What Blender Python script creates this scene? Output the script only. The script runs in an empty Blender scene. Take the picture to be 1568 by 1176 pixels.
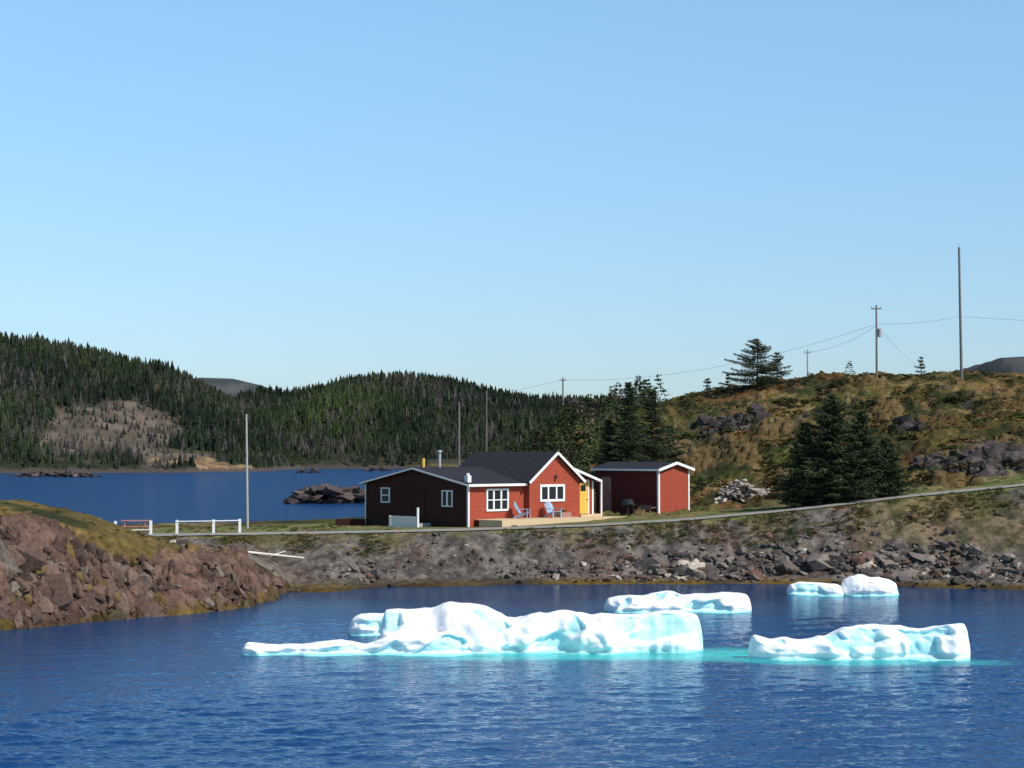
import bpy, bmesh, math, random
import numpy as np
from mathutils import Vector, Matrix
random.seed(7); rng=np.random.default_rng(7)
scene=bpy.context.scene
F=2926.0; CZ=7.4
def WX(px,d): return (px-784)/F*d
def WZ(py,d): return CZ-(py-690)/F*d

# ---------------------------------------------------------------- noise
def _h(ix,iy,s):
    n=(ix*374761393+iy*668265263+s*1013904223)&0xffffffff
    n=((n^(n>>13))*1274126177)&0xffffffff
    return ((n^(n>>16))&0xffff)/65535.0
def vn(x,y,s=0):
    x=np.asarray(x,float);y=np.asarray(y,float)
    ix=np.floor(x).astype(np.int64);iy=np.floor(y).astype(np.int64)
    fx=x-ix;fy=y-iy;fx=fx*fx*(3-2*fx);fy=fy*fy*(3-2*fy)
    a=_h(ix,iy,s);b=_h(ix+1,iy,s);c=_h(ix,iy+1,s);d=_h(ix+1,iy+1,s)
    return (a*(1-fx)+b*fx)*(1-fy)+(c*(1-fx)+d*fx)*fy
def fbm(x,y,s=0,o=4):
    r=0;a=.5;t=0
    x=np.asarray(x,float);y=np.asarray(y,float)
    for i in range(o):
        r=r+a*vn(x,y,s+i*17);t+=a;x=x*2.03+5.1;y=y*2.03+3.7;a*=.5
    return r/t
def worley(x,y,s=0):
    x=np.asarray(x,float);y=np.asarray(y,float)
    ix=np.floor(x).astype(np.int64);iy=np.floor(y).astype(np.int64)
    best=np.full(x.shape,9.);idv=np.zeros(x.shape);sec=np.full(x.shape,9.)
    for i in(-1,0,1):
        for j in(-1,0,1):
            cx=ix+i;cy=iy+j
            d=(cx+_h(cx,cy,s)-x)**2+(cy+_h(cx,cy,s+5)-y)**2
            m=d<best
            sec=np.where(m,best,np.minimum(sec,d))
            idv=np.where(m,_h(cx,cy,s+9),idv);best=np.where(m,d,best)
    return np.sqrt(best),np.sqrt(sec),idv
def sm(t):
    t=np.clip(t,0,1);return t*t*(3-2*t)
I=np.interp
# ---------------------------------------------------------------- terrain height
XR=[-60,-30,-10,-2.7,5,10,17,24,32,60];ZR=[2.2,2.3,2.55,2.68,2.92,3.2,3.8,4.6,5.35,8.0]
def ytop(x): return I(x,[-60,-20,-10,0,10,20,32,60],[110,110,110.5,111.5,112.5,113.5,114.5,116])
def yshore(x): return I(x,[-60,-12,-9.8,-6.6,4.2,15,21,27,32,60],[99,100,100.7,104,106.3,106.3,104,101.5,100,97])
def youtc(x): return I(x,[-70,-24,-21.1,-16.9,-14,-12.6,-11.8],[66,77.5,78.7,84.5,88,90.5,96])
def lay(x,y,xs,zs,ys,yr,back,seed):
    H=I(x,xs,zs)
    n=(fbm(x/90,y/90,seed)-.5)
    t=(y-ys)/(yr-ys)
    r=H*(0.5*sm(t)+0.5*np.clip(t,0,1)**.75)+n*16*sm(t*2)*(1-sm(t*1.2-.2))+1.5*sm(t*30)*np.clip(H/6,0,1)
    r=np.where(t<0,np.maximum(-3,t*60),r)
    return np.where(y>yr,H*(1-.5*sm((y-yr)/back)),r)
def height(x,y,detail=True):
    x=np.asarray(x,float);y=np.asarray(y,float)
    zr=I(x,XR,ZR);ys=yshore(x);yt=ytop(x)
    wob=(fbm(x/2.5,y/9,31)-.5)*1.6
    t=(y+wob-ys)/(yt-ys)
    bank=I(t,[-1.5,0,.33,.6,1],[-1.2,0,.1,.45,1.0])*zr
    y0=I(x,[0,12,32],[134,134,121])
    Hc=I(x,[-15,0,5,12,18,24,31,36,46,60,100],[-3,4,8.2,11.4,12.9,13.8,14.6,15.2,15.4,14.8,14])
    Hc=Hc+(fbm(x/6,y*0+3.3,77)-.5)*1.5
    tt=np.clip((y-y0)/(188-y0),0,1); t2=.6*tt+.4*sm(tt)
    Hm=np.maximum(Hc,zr)
    L=zr+(Hm-zr)*t2+((fbm(x/14,y/14,5)-.5)*4.2+(fbm(x/4,y/5,6)-.5)*2.0)*sm(tt*4)*(1-.55*sm((tt-.8)*5))
    L=np.where(y>192,L+(5-L)*sm((y-192)/150),L)
    xb=I(y,[118,128,138,150,200,700],[-240,-40,-15,-13.5,-14,-37])
    m=sm((x-xb)/6)
    L=-2.5+(L+2.5)*m
    near=np.where(t<1,bank,L)
    yw=youtc(x)+(fbm(x/1.5,y/3,12)-.5)*1.4
    H=I(x,[-70,-24,-20.6,-18,-16.5,-15,-13.9,-12.9,-12.1,-11.6],[5.5,5.0,4.3,3.3,2.75,2.3,1.8,1.2,0.5,-1.5])
    t=(y-yw)/5.0
    o=np.where(t>0,H*np.clip(t,0,1)**.7,t*6)
    o=o+(I(np.minimum(H,2.1),[-2,3],[-2,3])-H)*sm((y-93)/9)
    o=np.where(x>-11.5,-3,o); o=np.where(y>107,-3,o)
    h=np.maximum(near,o)
    A=lay(x,y,[-700,-400,-236,-197,-176,-156,-145,-133,-112,-95,-82],[60,58,56,51,45,41,34,28,19,9,-3],
          I(x,[-600,-250,-110,-80],[560,615,640,700]),880,300,40)
    xx=[-500,-220,-152,-131,-117,-100,-83,-56,-35,-15,5,26,50,110,300,800]
    zz=[25,27,29,34,34,37,42,43,41,36,31,30,29,25,22,22]
    B=lay(x,y,xx,zz,I(x,[-140,-20,40],[800,770,600]),1000,300,50)
    C=lay(x,y,[-900,-420,-330,-285,-255,-230,-200,-120,0,380,405,428,445,480,520,700,1600],[40,40,62,73,72,66,56,45,30,30,64,84,91,93,95,88,80],1200,1750,900,60)
    far=np.maximum(np.maximum(A,B),C)
    h=np.where(y>560,np.maximum(h*(1-sm((y-560)/60))+far*sm((y-560)/60),far),h)
    return np.maximum(h,-3)
def H1(x,y): return float(height(np.array([x]),np.array([y]))[0])
def ground(px,py,d0=105,d1=1200):
    ds=np.concatenate([np.arange(d0,260,.4),np.arange(260,d1,3)])
    xs=(px-784)/F*ds;zs=CZ-(py-690)/F*ds
    h=height(xs,ds);k=np.argmax(h>=zs)
    return xs[k],ds[k],h[k]

# ---------------------------------------------------------------- mesh helpers
def link(o,parent=None):
    scene.collection.objects.link(o)
    if parent: o.parent=parent
    return o
def npmesh(name,V,Fc,mat,col=None,smooth=False,parent=None,n=3):
    me=bpy.data.meshes.new(name)
    V=np.ascontiguousarray(V,dtype=np.float32);Fc=np.ascontiguousarray(Fc,dtype=np.int32)
    me.vertices.add(len(V));me.vertices.foreach_set('co',V.ravel())
    me.loops.add(Fc.size);me.loops.foreach_set('vertex_index',Fc.ravel())
    me.polygons.add(len(Fc));me.polygons.foreach_set('loop_start',np.arange(0,Fc.size,n,dtype=np.int32))
    me.polygons.foreach_set('use_smooth',np.full(len(Fc),smooth))
    me.update(calc_edges=True)
    if col is not None:
        a=me.color_attributes.new('Col','FLOAT_COLOR','POINT')
        c=np.ones((len(V),4),np.float32);c[:,:3]=col[:,:3];a.data.foreach_set('color',c.ravel())
    me.materials.append(mat)
    return link(bpy.data.objects.new(name,me),parent)
def rotmats(n,rx=math.pi,rz=math.pi):
    a=rng.uniform(-rx,rx,n);b=rng.uniform(-rx,rx,n);c=rng.uniform(-rz,rz,n)
    ca,sa,cb,sb,cc,sc=np.cos(a),np.sin(a),np.cos(b),np.sin(b),np.cos(c),np.sin(c)
    Z=np.zeros(n);O=np.ones(n)
    Rx=np.stack([O,Z,Z,Z,ca,-sa,Z,sa,ca],1).reshape(n,3,3)
    Ry=np.stack([cb,Z,sb,Z,O,Z,-sb,Z,cb],1).reshape(n,3,3)
    Rz=np.stack([cc,-sc,Z,sc,cc,Z,Z,Z,O],1).reshape(n,3,3)
    return Rz@Ry@Rx
def scatter(name,temps,P,R,S,C,mat,cvar=None,smooth=False,parent=None):
    n=len(P);k=rng.integers(0,len(temps),n)
    Vs=[];Fs=[];Cs=[];off=0
    for t,tp in enumerate(temps):
        ii=np.where(k==t)[0]
        if not len(ii):continue
        TV,TF=tp[0],tp[1]
        v=TV[None]*S[ii][:,None,:]
        v=np.einsum('nij,nvj->nvi',R[ii],v)+P[ii][:,None,:]
        m=len(TV)
        f=TF[None]+(np.arange(len(ii))*m)[:,None,None]+off
        c=np.repeat(C[ii][:,None,:],m,1)
        if len(tp)>2: c=c*tp[2][None,:,None]
        Vs.append(v.reshape(-1,3));Fs.append(f.reshape(-1,3));Cs.append(c.reshape(-1,3));off+=m*len(ii)
    return npmesh(name,np.concatenate(Vs),np.concatenate(Fs),mat,np.concatenate(Cs),smooth,parent)
def hullrock(seed,n=13,flat=1.0):
    r=random.Random(seed);bm=bmesh.new()
    for i in range(n):
        v=Vector((r.uniform(-1,1),r.uniform(-1,1),r.uniform(-1,1)))
        m=max(abs(v.x),abs(v.y),abs(v.z));v=v/m*r.uniform(.7,1)*.85
        bm.verts.new(v)
    bmesh.ops.convex_hull(bm,input=bm.verts[:])
    bmesh.ops.delete(bm,geom=[v for v in bm.verts if not v.link_faces],context='VERTS')
    bmesh.ops.triangulate(bm,faces=bm.faces[:])
    bm.verts.index_update()
    V=np.array([v.co[:] for v in bm.verts]);Fc=np.array([[v.index for v in f.verts] for f in bm.faces])
    bm.free();V2=V[Fc.ravel()];F2=np.arange(len(V2)).reshape(-1,3)
    return V2,F2
ROCKS=[hullrock(i,11+i%8) for i in range(16)]

# ---------------------------------------------------------------- materials
def newmat(name):
    m=bpy.data.materials.new(name);m.use_nodes=True;nt=m.node_tree
    b=nt.nodes['Principled BSDF'];return m,nt,b
def texco(nt,scale=(1,1,1),obj=True,rot=(0,0,0)):
    tc=nt.nodes.new('ShaderNodeTexCoord');mp=nt.nodes.new('ShaderNodeMapping')
    nt.links.new(tc.outputs['Object'],mp.inputs['Vector']);mp.inputs['Scale'].default_value=scale
    mp.inputs['Rotation'].default_value=rot
    return mp.outputs[0]
def noise(nt,vec,scale,detail=4,rough=.6):
    n=nt.nodes.new('ShaderNodeTexNoise');n.inputs['Scale'].default_value=scale
    n.inputs['Detail'].default_value=detail;n.inputs['Roughness'].default_value=rough
    nt.links.new(vec,n.inputs['Vector']);return n.outputs['Fac']
def mrange(nt,v,a,b,c,d):
    n=nt.nodes.new('ShaderNodeMapRange');nt.links.new(v,n.inputs[0])
    for i,x in enumerate((a,b,c,d)): n.inputs[i+1].default_value=x
    return n.outputs[0]
def mul(nt,colsock,fac):
    n=nt.nodes.new('ShaderNodeMix');n.data_type='RGBA';n.blend_type='MULTIPLY';n.inputs[0].default_value=1
    nt.links.new(colsock,n.inputs[6]);nt.links.new(fac,n.inputs[7]);return n.outputs[2]
def bump(nt,h,b,dist,strength=1):
    n=nt.nodes.new('ShaderNodeBump');n.inputs['Distance'].default_value=dist;n.inputs['Strength'].default_value=strength
    nt.links.new(h,n.inputs['Height']);nt.links.new(n.outputs[0],b.inputs['Normal']);return n
def attrmat(name,rough=.9,ns=3.0,lo=.6,hi=1.4,bd=0.0,bs=6,spec=.2):
    m,nt,b=newmat(name)
    a=nt.nodes.new('ShaderNodeAttribute');a.attribute_name='Col'
    v=texco(nt);f=noise(nt,v,ns,5,.7)
    nt.links.new(mul(nt,a.outputs['Color'],mrange(nt,f,.3,.7,lo,hi)),b.inputs['Base Color'])
    b.inputs['Roughness'].default_value=rough;b.inputs['Specular IOR Level'].default_value=spec
    if bd: bump(nt,noise(nt,v,bs,5,.7),b,bd)
    return m
def plain(name,col,rough=.6,ns=4,var=.15,spec=.3,metal=0,stretch=(1,1,1)):
    m,nt,b=newmat(name)
    r=nt.nodes.new('ShaderNodeRGB');r.outputs[0].default_value=(*col,1)
    f=noise(nt,texco(nt,stretch),ns,4,.65)
    nt.links.new(mul(nt,r.outputs[0],mrange(nt,f,.25,.75,1-var,1+var)),b.inputs['Base Color'])
    b.inputs['Roughness'].default_value=rough;b.inputs['Specular IOR Level'].default_value=spec;b.inputs['Metallic'].default_value=metal
    return m
def siding(name,col):
    m,nt,b=newmat(name)
    tc=nt.nodes.new('ShaderNodeTexCoord')
    sp=nt.nodes.new('ShaderNodeSeparateXYZ');nt.links.new(tc.outputs['Object'],sp.inputs[0])
    mm=nt.nodes.new('ShaderNodeMath');mm.operation='MULTIPLY';mm.inputs[1].default_value=1/.13;nt.links.new(sp.outputs['Z'],mm.inputs[0])
    fr=nt.nodes.new('ShaderNodeMath');fr.operation='FRACT';nt.links.new(mm.outputs[0],fr.inputs[0])
    r=nt.nodes.new('ShaderNodeRGB');r.outputs[0].default_value=(*col,1)
    c=mul(nt,r.outputs[0],mrange(nt,noise(nt,texco(nt,(1,1,3)),2.5,4),.3,.7,.82,1.15))
    c=mul(nt,c,mrange(nt,fr.outputs[0],.82,1,1,.6))
    nt.links.new(c,b.inputs['Base Color']);b.inputs['Roughness'].default_value=.7;b.inputs['Specular IOR Level'].default_value=.15
    return m
M_terrain=attrmat('terrain_mat',.95,2.6,.4,1.5,.14,5,.1)
M_rock=attrmat('rock_mat',.85,5,.55,1.35,.04,9,.2)
M_fol=attrmat('foliage_mat',.85,1.2,.7,1.3,0,5,.15)
M_far=attrmat('forest_mat',.9,.08,.75,1.25,0,5,.05)
M_bark=plain('bark_mat',(.09,.06,.045),.9,8,.3)
M_pole=plain('pole_wood_mat',(.17,.155,.14),.85,3,.3,stretch=(6,6,1))
M_polel=plain('weathered_pole_mat',(.36,.35,.33),.8,3,.2,stretch=(6,6,1))
M_white=plain('white_paint_mat',(.78,.78,.76),.5,5,.06)
M_red=siding('red_siding_mat',(.33,.066,.038))
M_red_shade=siding('shaded_red_siding_mat',(.105,.020,.017))  # red siding darkened, shade of the shed's side wall put into the colour
M_brown=siding('brown_siding_mat',(.042,.014,.010))
M_roof=plain('roof_shingle_mat',(.030,.031,.038),.9,7,.3,.1)
M_deck=plain('deck_wood_mat',(.55,.42,.26),.75,4,.18,stretch=(1,8,8))
M_yel=plain('yellow_door_mat',(.70,.42,.08),.45,3,.07)
M_glass=plain('window_glass_mat',(.02,.025,.03),.08,3,.1,spec=.5)
M_blue=plain('chair_paint_mat',(.30,.40,.52),.5,4,.1)
M_dark=plain('dark_metal_mat',(.03,.03,.032),.5,4,.1)
M_grey=plain('grey_metal_mat',(.35,.36,.37),.45,4,.1)
M_wire=plain('wire_mat',(.12,.13,.14),.6,4,.1)
M_drift=plain('driftwood_mat',(.62,.56,.48),.8,4,.15)
M_tb=plain('table_wood_mat',(.33,.17,.14),.8,4,.2)
M_road=plain('gravel_road_mat',(.27,.255,.235),.95,1.5,.25,.1)

# ---------------------------------------------------------------- terrain mesh
def lerp3(a,b,t): return a+(b-a)*t[...,None]
def meadow(x,y):
    d=np.sqrt(((x+104)/18)**2+((y-668)/26)**2)+(fbm(x/5,y/12,133)-.5)*1.7
    return sm((1-d)/.25)
def meadow_grey(x,y):
    d=np.sqrt(((x+149)/23)**2+((y-725)/80)**2)+(fbm(x/10,y/18,134)-.5)*1.4
    d2=np.sqrt(((x+120)/17)**2+((y-682)/34)**2)+(fbm(x/10,y/18,135)-.5)*1.4
    return sm((1-np.minimum(d,d2))/.4)
BLOBS=[(1135,640,2.4),(1095,655,1.4),(1490,708,2.6),(1545,700,2.4),(1435,712,1.2),(1395,655,1.0)]
def terrain():
    nc=800
    s=np.linspace(-1,1,nc)
    y=np.concatenate([np.arange(60,74,1.0),np.arange(74,135,.18),np.arange(135,200,.3),np.geomspace(200.5,560,130),np.linspace(563,1080,190),np.geomspace(1090,6000,70)])
    S,Y=np.meshgrid(s,y)
    X=Y*(0.285*S+.6*S**7)+14*S
    h=height(X,Y)
    near=Y<200
    n1=fbm(X/5,Y/5,101);n2=fbm(X/1.3,Y/1.3,102);n3=fbm(X/18,Y/18,103)
    out=(Y<100)&(X<-11.0)
    tt=(Y-youtc(X))/5.0
    rock_out=np.where(out,1-sm((tt+(n1-.5)*1.0-I(X,[-16.5,-14.5],[.72,2.4]))/.18),0)
    hillm=(Y>122)&(Y<260)&(X>-2)
    rock_hill=np.where(hillm,sm((n1*.5+n3*.35+n2*.15-.585)/.03),0)
    for (px,py,r) in BLOBS:
        bx,by,bz=ground(px,py,124)
        dd=np.sqrt(((X-bx)/r)**2+((Y-by)/(r*1.6))**2)+(n2-.5)*.8
        rock_hill=np.maximum(rock_hill,np.where(hillm,sm((1-dd)/.15),0))
    t=(Y-yshore(X))/(ytop(X)-yshore(X))
    bank=(t<1)&(Y>95)&~(out&(tt>0)&(Y<96))
    shorew=np.where((Y>125)&(Y<560),sm((1.6-h)/.6),0)
    rk=np.clip(rock_out+rock_hill+shorew,0,1)
    m=near|(Y<260)
    f1,f2,idv=worley(X/.9+n2*.8,(Y+h*.8)/.8,7)
    g1,g2,idw=worley(X/2.1+n1,(Y+h)/1.9,8)
    disp=((idv-.5)*.5+(idw-.5)*.9-.35*(1-sm((f2-f1)/.18))*.6)
    hd=h+np.where(m,rk*disp*np.clip((h+.2)*1.2,0,1),0)
    bk=np.where(bank&(h>.1),1.,0.)
    f1,f2,idb=worley(X/.45,Y/.4,17)
    hd=hd+bk*((idb-.5)*.18+(n2-.5)*.4)*np.clip(t*2.2,0,1)*(1-sm((t-.85)/.15))
    grass=(1-rk)*(1-bk)*m
    n7=fbm(X/.5,Y/.5,140,2)
    hd=hd+grass*((n2-.5)*np.where(hillm&(Y>126),1.1,.12)+(n7-.5)*np.where(hillm&(Y>126),.5,.08))*np.where((Y>111)&(Y<121),.0,1)
    def c(*v): return np.array(v)
    ol=c(.066,.066,.020);oc=c(.165,.098,.035);ru=c(.11,.052,.020);pale=c(.27,.20,.10)
    n4=fbm(X/3,Y/4,110);n5=fbm(X/.7,Y/.7,111);n6=fbm(X/9,Y/13,112)
    col=lerp3(ol,oc,sm((n4-.42)/.18));col=lerp3(col,ru,sm((n6-.47)/.14)*.7)
    col=lerp3(col,c(.085,.095,.026),sm((n3-.53)/.1)*.4)
    col=lerp3(col,pale,sm((n5*.4+n4*.3+n3*.3-.56)/.06)*.55)
    col=lerp3(col,c(.03,.036,.013),sm((fbm(X/2.6,Y/3.4,115)-.505)/.05)*.85)
    lawn=np.where((Y>109)&(Y<140),1-sm((Y-124-(n1-.5)*8)/5),0)
    col=lerp3(col,lerp3(c(.12,.15,.04),c(.23,.19,.09),sm((n5-.42)/.2)),lawn*.9)
    gv=lerp3(c(.078,.069,.062),c(.16,.14,.12),sm((n5-.35)/.3))
    gv=lerp3(gv,c(.13,.068,.05),sm((n1-.56)/.08)*.4)
    gv=lerp3(gv,c(.12,.10,.04),sm((t+(n2-.5)*.5-.8)/.15)*sm((n4-.42)/.15)*.7)
    rightg=sm((X-12)/10)*sm((t-.4)/.2)
    gv=lerp3(gv,lerp3(ol*1.1,pale*.7,sm((n5-.4)/.2)),rightg*.6*sm((n4-.38)/.1))
    gv=lerp3(gv,c(.19,.165,.13),(1-sm((t-.16)/.10))*I(X,[-10,4,16],[1,.8,.3]))
    gv=lerp3(gv,c(.05,.038,.018),(1-sm((t-.05)/.06)))
    col=np.where(bank[...,None],gv,col)
    rc=lerp3(c(.075,.045,.035),c(.15,.09,.068),idw);rc=rc*(0.6+.6*idv)[...,None]
    rh=lerp3(c(.045,.039,.036),c(.10,.082,.074),idw)*(0.6+.6*idv)[...,None]
    rcol=np.where(out[...,None],rc,rh)
    rcol=lerp3(rcol,c(.15,.10,.03),sm((n1-.54)/.05)*.7*sm(h-1.5))
    col=lerp3(col,rcol,rk)
    col=lerp3(col,lerp3(c(.05,.035,.015),c(.15,.095,.02),sm((n1-.4)/.2)),np.where(Y<125,1-sm((h-.12)/.2),0)*.85)
    col=np.where((out&~bank)[...,None]&(rk<.5)[...,None],lerp3(col,c(.17,.115,.035),sm((n4-.38)/.15)*.6),col)
    ff=lerp3(c(.028,.034,.018),c(.05,.048,.028),sm((fbm(X/30,Y/40,130)-.4)/.2))
    ff=lerp3(ff,lerp3(c(.10,.08,.062),c(.16,.125,.10),sm((fbm(X/6,Y/9,137)-.4)/.2)),meadow_grey(X,Y)*.85)
    ff=lerp3(ff,lerp3(c(.30,.21,.11),c(.17,.11,.06),sm((fbm(X/4,Y/6,138)-.45)/.15)),meadow(X,Y))
    ff=lerp3(ff,c(.075,.062,.055),np.where((h<1.4)&(Y<1100),1.,0))
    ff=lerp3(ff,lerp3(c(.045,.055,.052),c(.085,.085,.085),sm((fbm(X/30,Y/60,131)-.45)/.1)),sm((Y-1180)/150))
    fm=sm((Y-320)/120)
    col=lerp3(col,ff,fm)
    V=np.stack([X,Y,hd],-1).reshape(-1,3)
    ny,nx=X.shape
    i=np.arange(ny-1)[:,None]*nx+np.arange(nx-1)[None]
    Q=np.stack([i,i+1,i+nx+1,i+nx],-1).reshape(-1,4)
    return npmesh('terrain',V,Q,M_terrain,col.reshape(-1,3),True,n=4)
terrain()

# ---------------------------------------------------------------- water
def water():
    m,nt,b=newmat('water_mat')
    out=nt.nodes['Material Output']
    tc=nt.nodes.new('ShaderNodeTexCoord')
    v1=texco(nt,(.8,1.1,1),rot=(0,0,.12));v2=texco(nt,(.8,1.25,1),rot=(0,0,-.1))
    a=noise(nt,v1,5.0,3,.55);c=noise(nt,v2,2.3,3,.5)
    sp=nt.nodes.new('ShaderNodeSeparateXYZ');nt.links.new(tc.outputs['Object'],sp.inputs[0])
    far=mrange(nt,sp.outputs['Y'],105,125,0,2.9)
    nearr=mrange(nt,sp.outputs['Y'],84,98,.42,.08)
    t1=nt.nodes.new('ShaderNodeMath');t1.operation='MULTIPLY';nt.links.new(a,t1.inputs[0]);nt.links.new(nearr,t1.inputs[1])
    add=nt.nodes.new('ShaderNodeMath');add.operation='MULTIPLY_ADD';nt.links.new(c,add.inputs[0]);nt.links.new(far,add.inputs[1]);nt.links.new(t1.outputs[0],add.inputs[2])
    bm_=nt.nodes.new('ShaderNodeBump');bm_.inputs['Distance'].default_value=.12;bm_.inputs['Strength'].default_value=1
    nt.links.new(add.outputs[0],bm_.inputs['Height'])
    cols=nt.nodes.new('ShaderNodeRGB');cols.outputs[0].default_value=(.008,.045,.14,1)
    last=cols.outputs[0]
    nz=noise(nt,texco(nt,(.5,.8,1)),.9,3)
    for (cx,cy,rx,ry,s) in ((8.4,69.6,3.8,2.4,1.0),(2.5,69.2,7.0,1.6,.95),(12.6,67.2,4.8,1.2,.7)):
        sub=nt.nodes.new('ShaderNodeVectorMath');sub.operation='SUBTRACT';nt.links.new(tc.outputs['Object'],sub.inputs[0]);sub.inputs[1].default_value=(cx,cy,0)
        mu=nt.nodes.new('ShaderNodeVectorMath');mu.operation='MULTIPLY';nt.links.new(sub.outputs[0],mu.inputs[0]);mu.inputs[1].default_value=(1/rx,1/ry,0)
        ln=nt.nodes.new('ShaderNodeVectorMath');ln.operation='LENGTH';nt.links.new(mu.outputs[0],ln.inputs[0])
        ad=nt.nodes.new('ShaderNodeMath');ad.operation='ADD';nt.links.new(ln.outputs['Value'],ad.inputs[0]);nt.links.new(mrange(nt,nz,.3,.7,-.25,.25),ad.inputs[1])
        fa=mrange(nt,ad.outputs[0],.45,1.2,s,0)
        mi=nt.nodes.new('ShaderNodeMix');mi.data_type='RGBA';nt.links.new(fa,mi.inputs[0]);nt.links.new(last,mi.inputs[6]);mi.inputs[7].default_value=(.05,.50,.48,1)
        last=mi.outputs[2]
    df=nt.nodes.new('ShaderNodeBsdfDiffuse');nt.links.new(last,df.inputs[0]);nt.links.new(bm_.outputs[0],df.inputs['Normal'])
    gl=nt.nodes.new('ShaderNodeBsdfGlossy');gl.inputs['Roughness'].default_value=.07;gl.inputs['Color'].default_value=(.8,.92,1,1);nt.links.new(bm_.outputs[0],gl.inputs['Normal'])
    fr=nt.nodes.new('ShaderNodeFresnel');fr.inputs['IOR'].default_value=1.33;nt.links.new(bm_.outputs[0],fr.inputs['Normal'])
    ms=nt.nodes.new('ShaderNodeMixShader');nt.links.new(mrange(nt,fr.outputs[0],0,1,0,.85),ms.inputs[0])
    nt.links.new(df.outputs[0],ms.inputs[1]);nt.links.new(gl.outputs[0],ms.inputs[2]);nt.links.new(ms.outputs[0],out.inputs[0])
    y=[30.0]
    while y[-1]<109: y.append(y[-1]+max(.07,y[-1]*.00145))
    y=np.array(y);s=np.linspace(-1,1,760);S,Y=np.meshgrid(s,y);X=S*(Y*.30+5)
    r=np.random.default_rng(5);Z=np.zeros(X.shape)
    for i in range(46):
        wl=.30*(1.048**i)*r.uniform(.9,1.1);th=math.pi/2+r.normal(0,.5)+.2
        k=2*math.pi/wl;amp=.0046*wl**.8
        ph=r.uniform(0,6.28)
        Z+=amp*np.sin(k*(X*math.cos(th)+Y*math.sin(th))+ph+2.5*(fbm(X/6,Y/6,500+i%4,2) if i%12==0 else 0))
    gust=.55+.75*sm((fbm(X/9,Y/16,520)-.3)/.4)
    fade=I(Y,[30,31,55,66,78,90,109],[0,1,.95,.62,.42,.10,.04])*np.clip((1-np.abs(S))*12,0,1)
    Z=Z*gust*fade
    ny,nx=X.shape;V=np.stack([X,Y,Z],-1).reshape(-1,3)
    i=np.arange(ny-1)[:,None]*nx+np.arange(nx-1)[None]
    Q=np.stack([i,i+1,i+nx+1,i+nx],-1).reshape(-1,4);o=len(V)
    V=np.concatenate([V,[[-9000,-3000,-.15],[9000,-3000,-.15],[9000,108.5,-.15],[-9000,108.5,-.15],[-9000,108.6,0],[9000,108.6,0],[9000,9000,0],[-9000,9000,0]]])
    Q=np.concatenate([Q,[[o,o+1,o+2,o+3],[o+4,o+5,o+6,o+7]]])
    npmesh('water',V,Q,m,n=4,smooth=True)
water()

# ---------------------------------------------------------------- box / beam helpers
def mesh(name,verts,faces,mat,parent=None,smooth=False,loc=None):
    me=bpy.data.meshes.new(name);me.from_pydata(verts,[],faces);me.materials.append(mat)
    bm=bmesh.new();bm.from_mesh(me);bmesh.ops.recalc_face_normals(bm,faces=bm.faces[:]);bm.to_mesh(me);bm.free()
    if smooth:
        for p in me.polygons:p.use_smooth=True
    o=link(bpy.data.objects.new(name,me),parent)
    if loc:o.location=loc
    return o
CF=[(0,1,2,3),(4,7,6,5),(0,4,5,1),(1,5,6,2),(2,6,7,3),(3,7,4,0)]
def bxv(x0,x1,y0,y1,z0,z1): return [(x0,y0,z0),(x1,y0,z0),(x1,y1,z0),(x0,y1,z0),(x0,y0,z1),(x1,y0,z1),(x1,y1,z1),(x0,y1,z1)]
def box(name,x0,x1,y0,y1,z0,z1,mat,parent=None): return mesh(name,bxv(x0,x1,y0,y1,z0,z1),CF,mat,parent)
def beamv(p,q,w,h,up=Vector((0,0,1))):
    p=Vector(p);q=Vector(q);d=(q-p).normalized()
    if abs(d.dot(up))>.99: up=Vector((0,1,0))
    s=d.cross(up).normalized();u=s.cross(d)
    r=[]
    for e in(p,q):
        for a,b in((-1,-1),(1,-1),(1,1),(-1,1)): r.append(tuple(e+s*a*w/2+u*b*h/2))
    return r
def multi(name,parts,mat,parent=None,loc=None):
    V=[];Fs=[]
    for p in parts:
        o=len(V);V+=p;Fs+=[tuple(i+o for i in f) for f in CF]
    return mesh(name,V,Fs,mat,parent,loc=loc)
def beam(name,p,q,w,h,mat,parent=None): return multi(name,[beamv(p,q,w,h)],mat,parent)
def slab(name,pts,t,mat,parent=None):
    v=[tuple(p) for p in pts]+[(p[0],p[1],p[2]-t) for p in pts]
    return mesh(name,v,[(0,1,2,3),(7,6,5,4),(0,4,5,1),(1,5,6,2),(2,6,7,3),(3,7,4,0)],mat,parent)
def cyl(name,p,q,r0,r1,mat,parent=None,n=12):
    p=Vector(p);q=Vector(q);d=(q-p).normalized();s=d.orthogonal().normalized();u=d.cross(s)
    V=[];
    for e,r in((p,r0),(q,r1)):
        for i in range(n):
            a=2*math.pi*i/n;V.append(tuple(e+s*math.cos(a)*r+u*math.sin(a)*r))
    Fs=[(i,(i+1)%n,n+(i+1)%n,n+i) for i in range(n)]+[tuple(range(n)),tuple(range(n,2*n))]
    return mesh(name,V,Fs,mat,parent)
def empty(name,loc=(0,0,0),rz=0,parent=None):
    o=bpy.data.objects.new(name,None);o.location=loc;o.rotation_euler=(0,0,rz);o.empty_display_size=.2
    return link(o,parent)

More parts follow.
